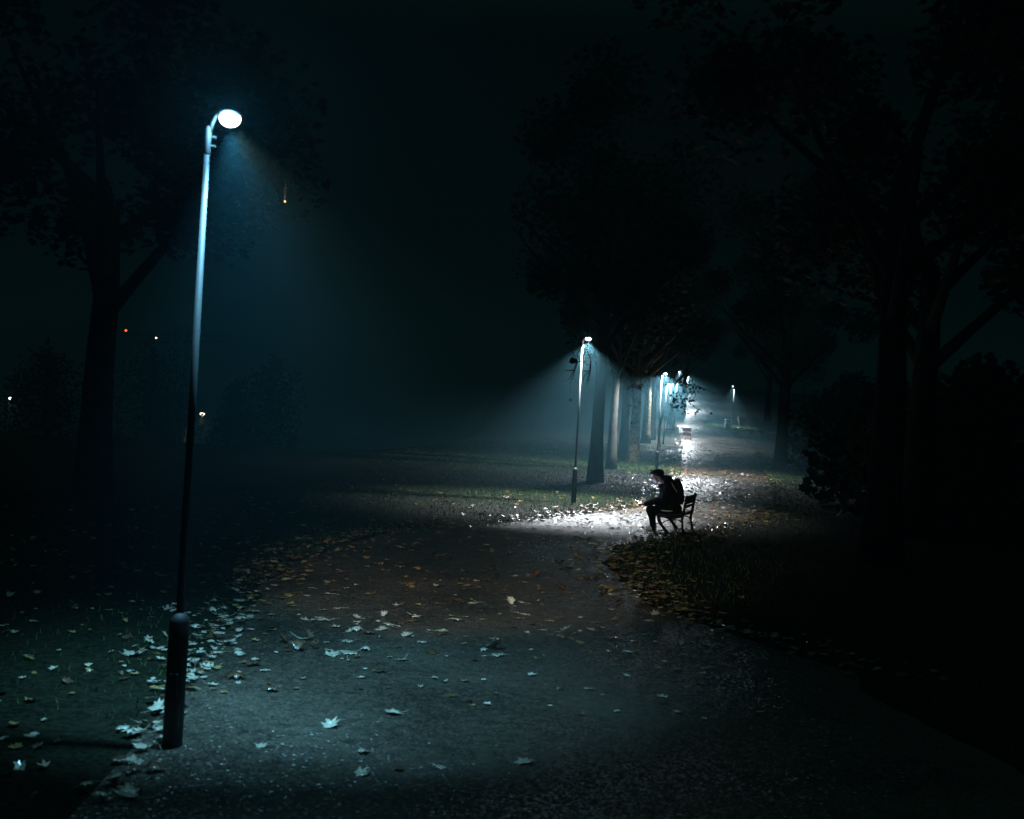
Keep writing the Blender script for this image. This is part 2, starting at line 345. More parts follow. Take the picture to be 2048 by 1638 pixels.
TR = [ # base px x, depth, proto, rz, scale, label
 (1190, 41, 1, .4, 1.0, 'dark thick trunk just right of the second lamp, black against the mist'),
 (1222, 52, 1, 1.2, .9, 'brown lit trunk between two black trunks left of the seated man'),
 (1246, 64, 1, 2.2, 1.05, 'blue shadowed trunk between the two brightly lit mottled trunks'),
 (1266, 60.5, 0, 3.0, .9, 'brightly lit mottled cream trunk at the left of the third lamp'),
 (1291, 84, 0, 3.9, .95, 'dim blue trunk touching the slim lit trunk near the third lamp'),
 (1303, 90, 1, 5.0, 1.1, 'slim mottled lit trunk immediately left of the third lamp pole'),
 (1341, 108, 0, 5.6, 1.0, 'hazy blue trunk above the red tape barrier'),
 (1366, 142, 0, .9, 1.0, 'short hazy stub of trunk right of the pale kiosk'),
 (185, 25, 2, 2.0, 1.0, 'broad near black trunk at the far left of the lawn'),
 (1560, 60, 0, 2.7, 1.0, 'black tree on the right edge of the path behind the bench'),
 (1830, 27, 2, 1.7, 1.0, 'black tree right of the bench, its crown closing the view'),
 (1760, 21, 0, 3.7, 1.0, 'near black tree in the dark right of the picture'),
 (1570, 92, 1, .2, 1.0, 'dark thin trunk just right of the far litter bins'),
 (1535, 140, 0, 1.2, 1.1, 'black tree behind the lone lamp on the right')]
first = set(); TREES = []
for px, D, k, rz, s, lab in TR:
    y = 900
    for _ in range(6):
        p = at(px, y, D); z = gz(p.x, D); y += (p.z-z)*F/D
    t = protos[k] if k not in first else copy_tree(protos[k]); first.add(k)
    t.location = (p.x, D, z); t.rotation_euler = (0, 0, rz); t.scale = (s, s, s); t['label'] = lab; TREES.append(t)
    if px in (1190, 1246, 185, 650, 1560, 1830, 1760, 1570, 1535):  # these trunks get their shade from the darker bark colour
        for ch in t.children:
            if ch.name.startswith('trunk'): ch.material_slots[0].link = 'OBJECT'; ch.material_slots[0].material = M['bark_shade_tone']
def world_child(o, t):
    bpy.context.view_layer.update(); o.parent = t; o.matrix_parent_inverse = t.matrix_world.inverted()

# hanging branches: twigs drawn through pixel polylines at a real depth, grown from the crown above
def branch(name, lines, D, tree, leaves, lsz, r0=.02, lm='foliage', seed=1):
    rr = random.Random(seed); bm = bmesh.new()
    for ln in lines:
        pts = [at(x, y, D+rr.uniform(-.3, .3)) for x, y in ln]; n_ = len(pts)
        tube(bm, pts, [r0*(1-.75*k/(n_-1)) for k in range(n_)], 6)
    b = obj('branch', bm, M['twig'], None, True); world_child(b, tree)
    if leaves:
        bm = bmesh.new()
        for x, y in leaves: leaf_poly(bm, at(x, y, D+rr.uniform(-.4, .4)), (rr.gauss(0, .5), -1, rr.gauss(0, .6)), rr.uniform(0, 6.28), lsz*rr.uniform(.7, 1.3))
        l = obj('branch_leaves', bm, M[lm]); l.matrix_world = Matrix.Identity(4); l.parent = b; l.matrix_parent_inverse = b.matrix_world.inverted()
    return b
branch('branch', [[(1166, 560), (1172, 620), (1176, 672), (1174, 700), (1182, 722), (1178, 745), (1172, 768)], [(1182, 722), (1181, 742), (1176, 768)],
   [(1176, 680), (1166, 690), (1156, 706), (1154, 722), (1146, 745), (1138, 758), (1131, 762)], [(1176, 683), (1184, 682), (1191, 684)],
   [(1154, 722), (1162, 723), (1168, 722)], [(1156, 724), (1150, 740), (1146, 755), (1140, 768)], [(1148, 740), (1139, 741), (1130, 741)], [(1178, 742), (1170, 742), (1164, 741)],
   [(1176, 745), (1169, 752), (1166, 765)]], 27.5, TREES[0], [(1146, 721), (1150, 722), (1144, 724)], .16, .016)
bl = branch('branch', [[(1141, 600), (1144, 700), (1141, 800)]], 30.0, TREES[0], [(1141, 800)], .09, .004, 'leaf_rust', 4)
L1 = [(1257, 776), (1266, 774), (1270, 773), (1281, 776), (1285, 770), (1262, 769), (1280, 804), (1277, 814), (1262, 811), (1256, 830), (1255, 828), (1268, 799), (1263, 794), (1278, 772), (1273, 779), (1264, 846)]
branch('branch', [[(1250, 690), (1262, 735), (1264, 776), (1262, 811), (1256, 832)], [(1263, 760), (1278, 778), (1294, 789)], [(1264, 780), (1277, 800), (1278, 815)]], 46, TREES[2], L1, .16, .014, 'leaf_yellow', 5)
rb = random.Random(21); L2 = []
for cx, cy_, sx_, sy_, n_ in ((1362, 812, 9, 9, 34), (1352, 795, 8, 7, 20), (1376, 800, 9, 8, 28), (1388, 775, 12, 6, 26), (1372, 768, 10, 3, 14), (1400, 822, 12, 3, 9), (1345, 805, 4, 8, 8)):
    L2 += [(rb.gauss(cx, sx_), rb.gauss(cy_, sy_)) for _ in range(n_)]
branch('branch', [[(1385, 690), (1374, 740), (1352, 764), (1372, 768), (1402, 774), (1432, 790)], [(1356, 765), (1376, 785), (1376, 808)], [(1338, 786), (1352, 798), (1364, 812), (1370, 822)],
   [(1385, 770), (1392, 790), (1380, 806), (1395, 818), (1412, 824)]], 40, TREES[10], L2, .085, .014, 'foliage', 6)
# a single orange leaf on a thread of twig beside the nearest lamp
branch('branch', [[(566, 300), (572, 350), (570, 401)]], 9.0, TREES[8], [(570, 403)], .018, .0005, 'leaf_ochre', 8)

# bushes far left on the lawn edge
def bush(px, D, wd, ht, lab, seed):
    rr = random.Random(seed); p = at(px, 840, D); z = gz(p.x, D)-.02; t = thing('bush', lab, 'bush', (p.x, D, z), group='bushes along the far edge of the lawn' if px < 1000 else 'bushes added to darken the right verge')
    bm = bmesh.new()
    for k in range(5): a = k*1.3; tube(bm, [(0, 0, -.1), (math.cos(a)*wd*.15, math.sin(a)*wd*.15, ht*.35), (math.cos(a)*wd*.3, math.sin(a)*wd*.3, ht*.75)], [.09, .06, .02], 6)
    obj('stem', bm, M['bark'], t); bm = bmesh.new()
    for _ in range(3200):
        a = rr.uniform(0, 6.28); u = rr.random()**.4; el = rr.uniform(0, math.pi/2); lump = 1+.25*noise.noise(Vector((math.cos(a)*2, math.sin(a)*2, el*2+seed)))
        leaf_poly(bm, Vector((math.cos(a)*math.cos(el)*wd/2*u*lump, math.sin(a)*math.cos(el)*wd/2*u*lump, .2+math.sin(el)*ht*u*lump)), (rr.gauss(0, 1), rr.gauss(0, 1), 1), a, .35)
    obj('foliage', bm, M['foliage'], t)
bush(540, 110, 6.5, 9.5, 'rounded bush dimly outlined on the far edge of the lawn', 1)
bush(470, 112, 5.0, 7.0, 'lower bush left of the rounded bush on the far lawn', 2)
bush(300, 120, 11, 11, 'wide bush mass left of the nearest lamp post, very dark', 3)
bush(90, 105, 10, 8, 'bush at the far left below the warm distant lamp', 4)

bush(1800, 36, 5.6, 3.4, 'added black bush masking lit haze, well right of the bench between two dark trees', 5)  # these right-hand bushes are added to hide the lit haze behind
bush(1960, 30, 6.5, 3.8, 'added black bush masking lit haze, farthest right in the dark', 6)
bush(1700, 60, 7.0, 4.6, 'added black bush masking lit haze, behind the bushes right of the far path', 8)
# ---------------------------------------------------------------- bench
PY0, QY0 = 23.9, 25.0
def Z(zx, zy, Y): return at(1240+zx/9.1, 910+zy/9.1, Y)
bz = gtop(3.2, 24.2)
ben = thing('park_bench', 'dark park bench with slatted back and curved legs under the seated man', 'bench', (Z(960, 1100, 24.4).x, 24.4, bz))
inv = Matrix.Translation(-Vector(ben.location))
def frame(Y, off):
    bm = bmesh.new()
    def q(zx, zy): v = Z(zx, zy, PY0); v.y = Y; v.x += off; return inv @ v
    post = [q(1150, 1110), q(1165, 1020), q(1192, 900), q(1222, 765)]
    seat = [q(700, 1105), q(850, 1130), q(1000, 1140), q(1150, 1115)]
    fl = [q(700, 1100), q(712, 1180), q(750, 1260), q(800, 1330), q(866, 1390)]
    rl = [q(1150, 1100), q(1128, 1180), q(1136, 1270), q(1160, 1385)]
    arch = [q(760, 1250), q(820, 1205), q(900, 1185), q(1000, 1180), q(1080, 1190), q(1130, 1230)]
    zb = -.02
    fl[-1].z = zb; rl[-1].z = zb
    tube(bm, post, [.03, .027, .024, .026], 8); tube(bm, seat, .026, 8)
    tube(bm, fl, [.034, .032, .030, .030, .042], 8); tube(bm, rl, [.030, .024, .022, .030], 8); tube(bm, arch, .014, 6)
    ell(bm, post[-1], (.035, .03, .035)); 
    return obj('side_frame', bm, M['iron'], ben, True)
dxm = Z(1355, 1000, QY0).x-Z(1200, 1000, PY0).x
frame(PY0, 0); frame(QY0, dxm)
def slat(zx0, zy0, wd, th, ax, ext=.06):
    p = inv @ Z(zx0, zy0, PY0); d = Vector((dxm, QY0-PY0, 0)); dn = d.normalized()
    bm = bmesh.new(); beam(bm, p-dn*ext, p+d+dn*ext, wd, th, ax); o = obj('slat', bm, M['slat'], ben); bevel(o); return o
tilt = Vector((.33, 0, 1)).normalized(); side = Vector((1, 0, -.33)).normalized()
for (zx, zy, ht) in ((1205, 800, .10), (1188, 880, .075), (1170, 955, .06)): slat(zx, zy, .022, ht, tilt)
for k in range(5): slat(715+k*98, 1082+(10 if 0 < k < 4 else 0), .085, .028, (0, 0, 1))

# ---------------------------------------------------------------- person
Y0 = 24.25
per = thing('person', 'man in dark hooded jacket and trousers sitting bent over a phone on the bench', 'person', (Z(1000, 1100, Y0).x, Y0, bz))
pinv = Matrix.Translation(-Vector(per.location))
def q(zx, zy, dy=0):
    v = Z(zx, zy, Y0); v.y += dy; return pinv @ v
body = bmesh.new()
# torso, neck, head
caps(body, q(985, 1010), q(900, 850), .115, .11); caps(body, q(900, 850), q(860, 640), .11, .115); caps(body, q(860, 640), q(845, 560), .115, .085)
for s in (-1, 1):
    caps(body, q(855, 560), q(860, 570, s*.16), .07, .055)
    # arms
    sh, el_, wr = q(865, 570, s*.18), q(740, 845, s*.17), q(455, 885, s*.055)
    caps(body, sh, el_, .050, .040); caps(body, el_, wr, .040, .026)
    # legs
    hp, kn, an = q(985, 1030, s*.09), q(545, 1005 if s < 0 else 990, s*.14), q(592 if s < 0 else 620, 1375, s*.12)
    caps(body, hp, kn, .085, .058); caps(body, kn, an, .055, .035); caps(body, an, q(500 if s < 0 else 540, 1430, s*.13), .035, .028)
    # hands: palm, four unequal curled fingers, thumb
    pl = q(395, 893, s*.038); caps(body, wr, pl, .024, .027); caps(body, pl+Vector((0, .012, 0)), pl+Vector((-.018, -.012, .003)), .024, .022)
    for k, ln in enumerate((.030, .034, .032, .025)):
        b0 = q(372-k*2, 905, s*.030)+Vector((-.012+k*.012, -s*.004, -.004+k*-.003)); b1 = b0+Vector((-.018, -s*.012, -.012+k*.003)); b2 = b1+Vector((-.010, -s*ln*.55, .012)); b3 = b2+Vector((.004, -s*ln*.3, .014))
        caps(body, b0, b1, .0092, .0088, 8); caps(body, b1, b2, .0088, .008, 8); caps(body, b2, b3, .008, .0068, 8)
    t0 = q(408, 868, s*.040); t1 = t0+Vector((-.018, -s*.006, .012)); t2 = t1+Vector((-.022, -s*.014, .004)); caps(body, t0, t1, .0115, .010, 8); caps(body, t1, t2, .010, .008, 8)
caps(body, q(845, 560), q(735, 470), .060, .055)                     # neck
hm = Matrix.Rotation(R(-24), 4, 'Y')                                   # head tips forward towards -X
ell(body, q(700, 365), (.100, .077, .098), hm)                         # skull
ell(body, q(650, 420), (.068, .064, .085), hm)                         # face
ell(body, q(668, 470), (.050, .050, .045), hm); ell(body, q(650, 497), (.024, .028, .018), hm)   # jaw, chin
ell(body, q(604, 372), (.020, .052, .012), hm)                        # brow ridge
caps(body, q(604, 395), q(590, 443), .010, .014, 8); ell(body, q(600, 448, .0), (.012, .018, .010), hm)   # nose
for s in (-1, 1):
    ell(body, q(620, 402, s*.032), (.013, .014, .010), hm)             # eyelids
    ell(body, q(712, 415, s*.076), (.022, .008, .034), hm)             # ears
ell(body, q(614, 472), (.013, .024, .006), hm); ell(body, q(622, 483), (.012, .020, .007), hm)   # lips
fuse('body', body, M['skin'], per, .0055, 3)
# hair
h = bmesh.new(); ell(h, q(712, 343), (.112, .088, .098), hm); ell(h, q(755, 390), (.060, .078, .075), hm); ell(h, q(640, 318), (.075, .076, .050), hm)
caps(h, q(610, 312), q(566, 335), .036, .018); caps(h, q(566, 335), q(556, 312), .014, .008)
for k in range(16): a = k*.9; caps(h, q(660+70*math.cos(a), 300+20*math.sin(a), .05*math.sin(k*2.1)), q(640+85*math.cos(a), 272+16*math.sin(a*1.3), .055*math.sin(k*2.1)), .016, .006, 8)
for s in (-1, 1): caps(h, q(690, 360, s*.072), q(690, 415, s*.074), .014, .008, 8)
fuse('hair', h, M['hair'], per, .006, 2)
# jacket with hood
j = bmesh.new()
caps(j, q(1000, 985), q(915, 860), .150, .150); caps(j, q(915, 860), q(860, 680), .150, .165); caps(j, q(860, 680), q(870, 580), .165, .130)
ell(j, q(905, 800), (.19, .20, .24), Matrix.Rotation(R(-14), 4, 'Y')); ell(j, q(990, 960), (.13, .19, .14))
ell(j, q(850, 960), (.26, .19, .085), Matrix.Rotation(R(3), 4, 'Y'))
caps(j, q(880, 500), q(950, 560), .105, .11)                          # upper back
caps(j, q(820, 425), q(905, 450), .070, .085); ell(j, q(818, 400), (.055, .085, .045), Matrix.Rotation(R(30), 4, 'Y'))   # hood and collar
ell(j, q(765, 555), (.075, .075, .055), Matrix.Rotation(R(-40), 4, 'Y'))
for s in (-1, 1):
    caps(j, q(860, 560), q(870, 585, s*.17), .10, .085)
    caps(j, q(870, 585, s*.18), q(760, 840, s*.19), .085, .070); caps(j, q(760, 840, s*.19), q(640, 850, s*.13), .070, .060); caps(j, q(640, 850, s*.13), q(462, 886, s*.058), .058, .043)
fuse('jacket', j, M['jacket'], per, .010, 5)
j = bmesh.new()
tube(j, [q(626, 975, -.155), q(700, 990, -.19), q(800, 1002, -.205), q(880, 1006, -.21), q(935, 1005, -.20)], [.010, .014, .015, .014, .010], 8)
tube(j, [q(626, 975, -.150), q(800, 1000, -.16), q(935, 1004, -.16)], [.010, .014, .012], 8)
obj('shirt_hem', j, M['trim'], per, True)
tr = bmesh.new()
ell(tr, q(1005, 1035), (.14, .185, .095))
for s in (-1, 1):
    kn = q(560, 1010 if s < 0 else 1000, s*.14); an = q(598 if s < 0 else 625, 1350, s*.12)
    caps(tr, q(985, 1035, s*.09), kn, .108, .085); caps(tr, kn, q(575 if s < 0 else 600, 1150, s*.135), .083, .068); caps(tr, q(575 if s < 0 else 600, 1150, s*.135), an, .068, .055)
fuse('trousers', tr, M['jeans'], per, .010, 4)
for s in (-1, 1):
    a, b = q(600 if s < 0 else 628, 1400, s*.12), q(478 if s < 0 else 520, 1440, s*.135)
    zt = gtop(per.location.x-.45, Y0)-per.location.z
    a.z = zt+.060; b.z = zt+.045
    m_ = bmesh.new(); caps(m_, a, b, .046, .038); caps(m_, a+Vector((.01, 0, .045)), a+Vector((-.03, 0, .015)), .044, .042); caps(m_, a+Vector((.02, 0, -.01)), b+Vector((0, 0, -.008)), .042, .038)
    so = fuse('shoe', m_, M['shoe'], per, .006, 3)
    m_ = bmesh.new(); d = (b-a).normalized(); beam(m_, Vector((a.x, a.y, zt+.006))-Vector((d.x, d.y, 0))*.04, Vector((b.x, b.y, zt+.006))+Vector((d.x, d.y, 0))*.035, .080, .022); s_ = obj('sole', m_, M['sole'], so); bevel(s_, .008, 3)
# phone
p0, p1 = Z(275, 810, Y0), Z(383, 893, Y0); mid = (p0+p1)/2; d = (p1-p0).normalized(); nrm = Vector((-d.z, 0, d.x))
if nrm.z < 0: nrm = -nrm
ph = thing('phone', 'slim phone with lit screen held in both hands of the seated man', 'phone', mid)
rm = Matrix((d, Vector((0, 1, 0)), nrm)).transposed().to_4x4()
bm = bmesh.new(); box(bm, (0, 0, 0), (.150, .072, .008), rm); o = obj('case', bm, M['phone'], ph); bevel(o, .003)
bm = bmesh.new(); box(bm, nrm*.0045, (.138, .064, .0012), rm); obj('screen', bm, M['screen'], ph)
# backpack
bp = thing('backpack', 'black backpack worn on the back of the seated man', 'backpack', Z(1090, 660, Y0))
binv = Matrix.Translation(-Vector(bp.location))
def b(zx, zy, dy=0): v = Z(zx, zy, Y0); v.y += dy; return binv @ v
m_ = bmesh.new(); rt = Matrix.Rotation(R(-11), 4, 'Y')
ell(m_, b(1085, 640), (.085, .155, .235), rt); ell(m_, b(1105, 760), (.075, .15, .15), rt); ell(m_, b(1060, 500), (.055, .12, .075), rt)
for s in (-1, 1): caps(m_, b(1052, 470, s*.09), b(1090, 850, s*.10), .045, .055)
caps(m_, b(1052, 462, -.09), b(1052, 462, .09), .040, .040); caps(m_, b(1100, 850, -.1), b(1100, 850, .1), .055, .055)
fuse('main_bag', m_, M['pack'], bp, .009, 4)
m_ = bmesh.new(); ell(m_, b(1128, 740), (.05, .115, .12), rt); fuse('front_pocket', m_, M['pack'], bp, .009, 3)
for s in (-1, 1):
    m_ = bmesh.new(); tube(m_, [b(1030, 490, s*.12), b(960, 470, s*.15), b(890, 500, s*.17), b(830, 580, s*.215), b(800, 680, s*.225), b(830, 790, s*.24), b(930, 860, s*.215), b(1040, 830, s*.15)], .016, 8); st = obj('shoulder_strap', m_, M['pack'], bp, True)
    m_ = bmesh.new(); tube(m_, [b(902, 482, s*.262), b(935, 545, s*.277), b(975, 610, s*.272), b(1008, 660, s*.258)], [.004, .007, .007, .009], 6)
    if s < 0: obj('reflective_trim', m_, M['trim'], st, True)
    else: m_.free()

# ---------------------------------------------------------------- far furniture on the right verge and in the mist
def px_base(px, D, zf=tz):
    y = 900
    for _ in range(6):
        p = at(px, y, D); z = zf(p.x, D); y += (p.z-z)*F/D
    p.z = z; return p
p = px_base(1455, 120)
lb = thing('litter_bin', 'blue grey litter bin with a pale label under the lone right lamp', 'litter bin', p)
bm = bmesh.new(); lathe(bm, [(.27, 0), (.29, .05), (.30, .62), (.29, .64)], 20); obj('bin_body', bm, M['binm'], lb, True)
bm = bmesh.new(); lathe(bm, [(.30, .80), (.33, .82), (.33, .86), (.22, .93), (.04, .95)], 20); obj('lid', bm, M['binm'], lb, True)
for a in (0, 2.1, 4.2):
    bm = bmesh.new(); tube(bm, [(.27*math.cos(a), .27*math.sin(a), .62), (.27*math.cos(a), .27*math.sin(a), .82)], .018, 6); obj('lid_post', bm, M['binm'], lb)
bm = bmesh.new(); box(bm, (0, -.305, .50), (.34, .012, .22)); box(bm, (.02, -.305, .30), (.16, .010, .12)); obj('label_plate', bm, M['white'], lb)
p = px_base(1483, 119)
sb = thing('bag_holder', 'hoop stand with a hanging crumpled pale bin bag right of the lone lamp', 'bin bag holder', p)
bm = bmesh.new(); tube(bm, [(.42, .1, -.1), (.42, .1, 1.6), (.45, .1, 2.3)], [.03, .025, .015], 8); obj('post', bm, M['iron'], sb)
bm = bmesh.new(); rr = random.Random(5)
prof = [(.02, .30), (.20, .36), (.27, .55), (.33, .8), (.40, 1.05), (.42, 1.18)]; rings = []
for r_, z_ in prof: rings.append([bm.verts.new((r_*math.cos(a)*(1+rr.uniform(-.1, .1))-.05*(z_-.5), r_*.8*math.sin(a), z_-.12*math.cos(a)*(z_ > 1))) for a in [2*math.pi*k/18 for k in range(18)]])
for r0, r1 in zip(rings, rings[1:]):
    for k in range(18): bm.faces.new((r0[k], r0[(k+1) % 18], r1[(k+1) % 18], r1[k]))
obj('bag', bm, M['bag'], sb, True)
bm = bmesh.new(); tube(bm, [(.12+.17*math.cos(a), -.05, .20+.17*math.sin(a)) for a in [2*math.pi*k/20 for k in range(21)]], .03, 6); obj('bag_handle', bm, M['white'], sb, True)
bm = bmesh.new(); tube(bm, [(.42*math.cos(a), .33*math.sin(a), 1.2) for a in [2*math.pi*k/20 for k in range(21)]], .016, 6); obj('hoop', bm, M['iron'], sb, True)

p = px_base(1373, 93)
rbn = thing('plastic_barrier', 'red plastic barrier panel standing at the left edge of the far path', 'barrier', p)
for x in (-.33, .33):
    bm = bmesh.new(); tube(bm, [(x, 0, 0), (x, 0, .98)], .03, 8); obj('upright', bm, M['red'], rbn, True)
    bm = bmesh.new(); box(bm, (x, 0, .03), (.08, .45, .06)); o = obj('foot', bm, M['red'], rbn); bevel(o, .01)
bm = bmesh.new(); box(bm, (0, 0, .80), (.64, .035, .26)); box(bm, (0, 0, .42), (.64, .035, .22))
for k in range(7): box(bm, (-.21+.07*k, 0, .42), (.03, .03, .80))
obj('panel', bm, M['red'], rbn)
a_ = px_base(1318, 90); b_ = px_base(1364, 93)
tp = thing('barrier_tape', 'orange tape strung between posts left of the red barrier', 'barrier tape', a_)
ti = Matrix.Translation(-a_)
for k, v in enumerate((a_, (a_+b_)/2, b_)):
    bm = bmesh.new(); v = v.copy(); v.z = tz(v.x, v.y); tube(bm, [ti @ v, ti @ (v+Vector((0, 0, 1.0)))], .018, 6); obj('post', bm, M['iron'], tp)
bm = bmesh.new()
for u, v in ((a_, (a_+b_)/2), ((a_+b_)/2, b_)):
    for k in range(6):
        c0 = u.lerp(v, k/6); c1 = u.lerp(v, (k+1)/6); s0 = -.06*math.sin(math.pi*k/6); s1 = -.06*math.sin(math.pi*(k+1)/6)
        beam(bm, ti @ (c0+Vector((0, 0, .93+s0))), ti @ (c1+Vector((0, 0, .93+s1))), .006, .07)
obj('tape', bm, M['red'], tp)
p = px_base(1352, 138)
kio = thing('kiosk', 'small pale kiosk glimmering in the mist under the far lamps', 'kiosk', p)
bm = bmesh.new(); box(bm, (0, 1.2, 1.3), (2.2, 2.4, 2.6)); obj('wall', bm, M['render'], kio)
bm = bmesh.new(); box(bm, (0, 1.2, 2.72), (2.7, 2.9, .22)); obj('roof', bm, M['binm'], kio)
for x in (-.72, 0, .72):
    bm = bmesh.new(); box(bm, (x, -.02, 1.55), (.56, .04, 1.3)); f_ = obj('window', bm, M['glassd'], kio)
    bm = bmesh.new()
    for dx_ in (-.31, .31): box(bm, (x+dx_, -.03, 1.55), (.05, .07, 1.42))
    for dz_ in (-.68, .68): box(bm, (x, -.03, 1.55+dz_), (.57, .07, .06))
    obj('window_frame', bm, M['white'], f_)
bm = bmesh.new(); box(bm, (0, -.16, .82), (2.3, .30, .06)); obj('counter', bm, M['white'], kio)
# split log glowing white beside the lamp-lit lawn: a pale leaning stake
s0 = px_base(1320, 62); 
stk = thing('leaning_stem', 'white lit crooked stem growing beside the third lamp pole', 'sapling', s0)
si = Matrix.Translation(-s0)
bm = bmesh.new(); pts = [s0-Vector((0, 0, .1))]+[at(x, y, 62) for x, y in ((1319.5, 870), (1320, 855), (1323, 840), (1325.5, 829), (1325, 825), (1327, 820))]
tube(bm, [si @ v for v in pts], [.035, .045, .05, .05, .045, .03, .01], 8); obj('stem', bm, M['white'], stk, True)

# ---------------------------------------------------------------- distant lights on the left
def far_lamp(px, py, D, lab, m, hgt=5.5, s=.34):
    v = at(px, py, D); t = thing('distant_lamp', lab, 'street lamp', (v.x, D, v.z-hgt), group='tiny warm street lamps beyond the lawn')
    bm = bmesh.new(); tube(bm, [(0, 0, -3), (0, 0, hgt-.1)], [.09, .05], 8); obj('pole', bm, M['pole'], t)
    bm = bmesh.new(); ell(bm, (0, 0, hgt), (s, s*.6, s*.5)); obj('lamp_glass', bm, m, t, True)
    ld = bpy.data.lights.new('warm_light', 'SPOT'); ld.energy = 1400; ld.color = (1, .62, .35); ld.spot_size = R(130); ld.spot_blend = .6; ld.shadow_soft_size = .1
    lo = bpy.data.objects.new('warm_light', ld); COL.objects.link(lo); lo.parent = t; lo.location = (0, 0, hgt-.3)
far_lamp(22, 797, 170, 'tiny warm street lamp at the extreme left edge above the lawn', M['warm'])
far_lamp(405, 828, 170, 'tiny warm street lamp low beside the nearest lamp post', M['warm'])
def crane(px1, py1, px2, py2, D):
    a, c = at(px1, py1, D), at(px2, py2, D); z0 = -9.0
    t = thing('tower_crane', 'far tower crane with a red and a white light in the left sky', 'crane', (c.x, D, z0)); ti_ = Matrix.Translation((-c.x, -D, -z0))
    def latt(name, p, q_, s, n_):
        bm = bmesh.new(); p, q_ = Vector(p), Vector(q_); d = q_-p
        o1 = Vector((1, 0, 0)) if abs(d.z) > abs(d.x) else Vector((0, 0, 1)); o2 = Vector((0, 1, 0)); cs = [(-1, -1), (1, -1), (1, 1), (-1, 1)]
        for i, j_ in cs: tube(bm, [p+(o1*i+o2*j_)*s, q_+(o1*i+o2*j_)*s], .06, 4)
        for k in range(n_):
            for (i, j_), (i2, j2) in zip(cs, cs[1:]+cs[:1]): tube(bm, [p+d*k/n_+(o1*i+o2*j_)*s, p+d*(k+1)/n_+(o1*i2+o2*j2)*s], .035, 4)
        obj(name, bm, M['iron'], t)
    C2 = ti_ @ c; A2 = ti_ @ a
    latt('mast', (C2.x+3, 0, 0), (C2.x+3, 0, A2.z+1), .7, 16); latt('jib', (A2.x, 0, A2.z-1), (C2.x+9, 0, C2.z+.6), .5, 16)
    bm = bmesh.new(); ell(bm, A2, (.13, .13, .12)); obj('red_beacon', bm, M['redl'], t, True)
    bm = bmesh.new(); ell(bm, C2-Vector((0, .9, 0)), (.11, .11, .10)); obj('white_beacon', bm, M['whitel'], t, True)
crane(252, 661, 317, 677, 150)
a, c = at(309, 775, 165), at(349, 782, 165)
tb = thing('tower_block', 'black distant building with two small red roof lights left of the nearest lamp', 'building', ((a.x+c.x)/2, 165, -9.5)); h0 = min(a.z, c.z)+9.5-.4
bm = bmesh.new(); box(bm, (0, 3, h0/2), (5.5, 6, h0)); obj('wall', bm, M['concrete'], tb)
bm = bmesh.new(); box(bm, (0, 3, h0+.06), (5.9, 6.4, .12)); obj('roof', bm, M['concrete'], tb)
for v in (a, c):
    bm = bmesh.new(); x_ = v.x-tb.location.x; zt = v.z+9.5; tube(bm, [(x_, 0, h0+.12), (x_, 0, zt-.1)], .04, 6); mm = obj('light_mast', bm, M['iron'], tb)
    bm = bmesh.new(); ell(bm, (x_, 0, zt), (.10, .10, .10)); obj('red_beacon', bm, M['redl'], mm, True)
v = px_base(356, 60, tz); v = at(356, 930, 38); zz = tz(v.x, 38)
bo = thing('bollard_light', 'tiny blue light low on the dark lawn right below the distant lamp', 'bollard light', (v.x, 38, zz))
bm = bmesh.new(); lathe(bm, [(.05, -.05), (.05, v.z-zz-.04), (.04, v.z-zz-.03)], 12); obj('post', bm, M['sleeve'], bo, True)
bm = bmesh.new(); lathe(bm, [(.03, v.z-zz-.03), (.03, v.z-zz+.02)], 12); obj('light_ring', bm, M['bluel'], bo, True)
bm = bmesh.new(); lathe(bm, [(.055, v.z-zz+.02), (.05, v.z-zz+.04), (.02, v.z-zz+.05)], 12); obj('cap', bm, M['sleeve'], bo, True)

# ---------------------------------------------------------------- fallen leaves
OUT = []
lob = [(-90, .38, 0), (-62, .66, 1), (-40, .50, 0), (-12, .86, 1), (12, .56, 0), (28, .76, 0), (52, .98, 1), (68, .60, 0), (90, 1.08, 1), (112, .60, 0), (128, .98, 1), (152, .76, 0), (168, .56, 0), (192, .86, 1), (220, .50, 0), (242, .66, 1)]
def leaf_geo(bm, c, rot, s, curl, fold, rr, mi=0, hi=True):
    tw = rr.uniform(-.5, .5); sx_ = rr.uniform(.65, 1.05); vs = []; mids = []
    def P(x, y): 
        z = curl*(x*x*.9+y*y*.55)+fold*abs(x)+tw*x*y*.6+.07*noise.noise(Vector((x*2.3+s*40, y*2.3, tw*9)))
        return c+rot @ (Vector((x, y, z))*s)
    ctr = bm.verts.new(P(0, 0))
    for a, r, _ in lob:
        r *= rr.uniform(.72, 1.15)*.55; x, y = math.cos(R(a))*r, math.sin(R(a))*r
        x *= sx_; vs.append(bm.verts.new(P(x, y)))
        if hi: mids.append(bm.verts.new(P(x*.5, y*.5)))
    N = len(vs)
    for k in range(N):
        k2 = (k+1) % N
        if hi:
            bm.faces.new((mids[k], vs[k], vs[k2], mids[k2])).material_index = mi; bm.faces.new((ctr, mids[k], mids[k2])).material_index = mi
        else: bm.faces.new((ctr, vs[k], vs[k2])).material_index = mi
    if hi:
        q0 = P(0, -.15); q1 = P(.03, -.45); q2 = P(.08, -.78); tube(bm, [q0, q1, q2], [.006*s*2, .005*s*2, .005*s*2], 4, mi=mi)
rl = random.Random(99)
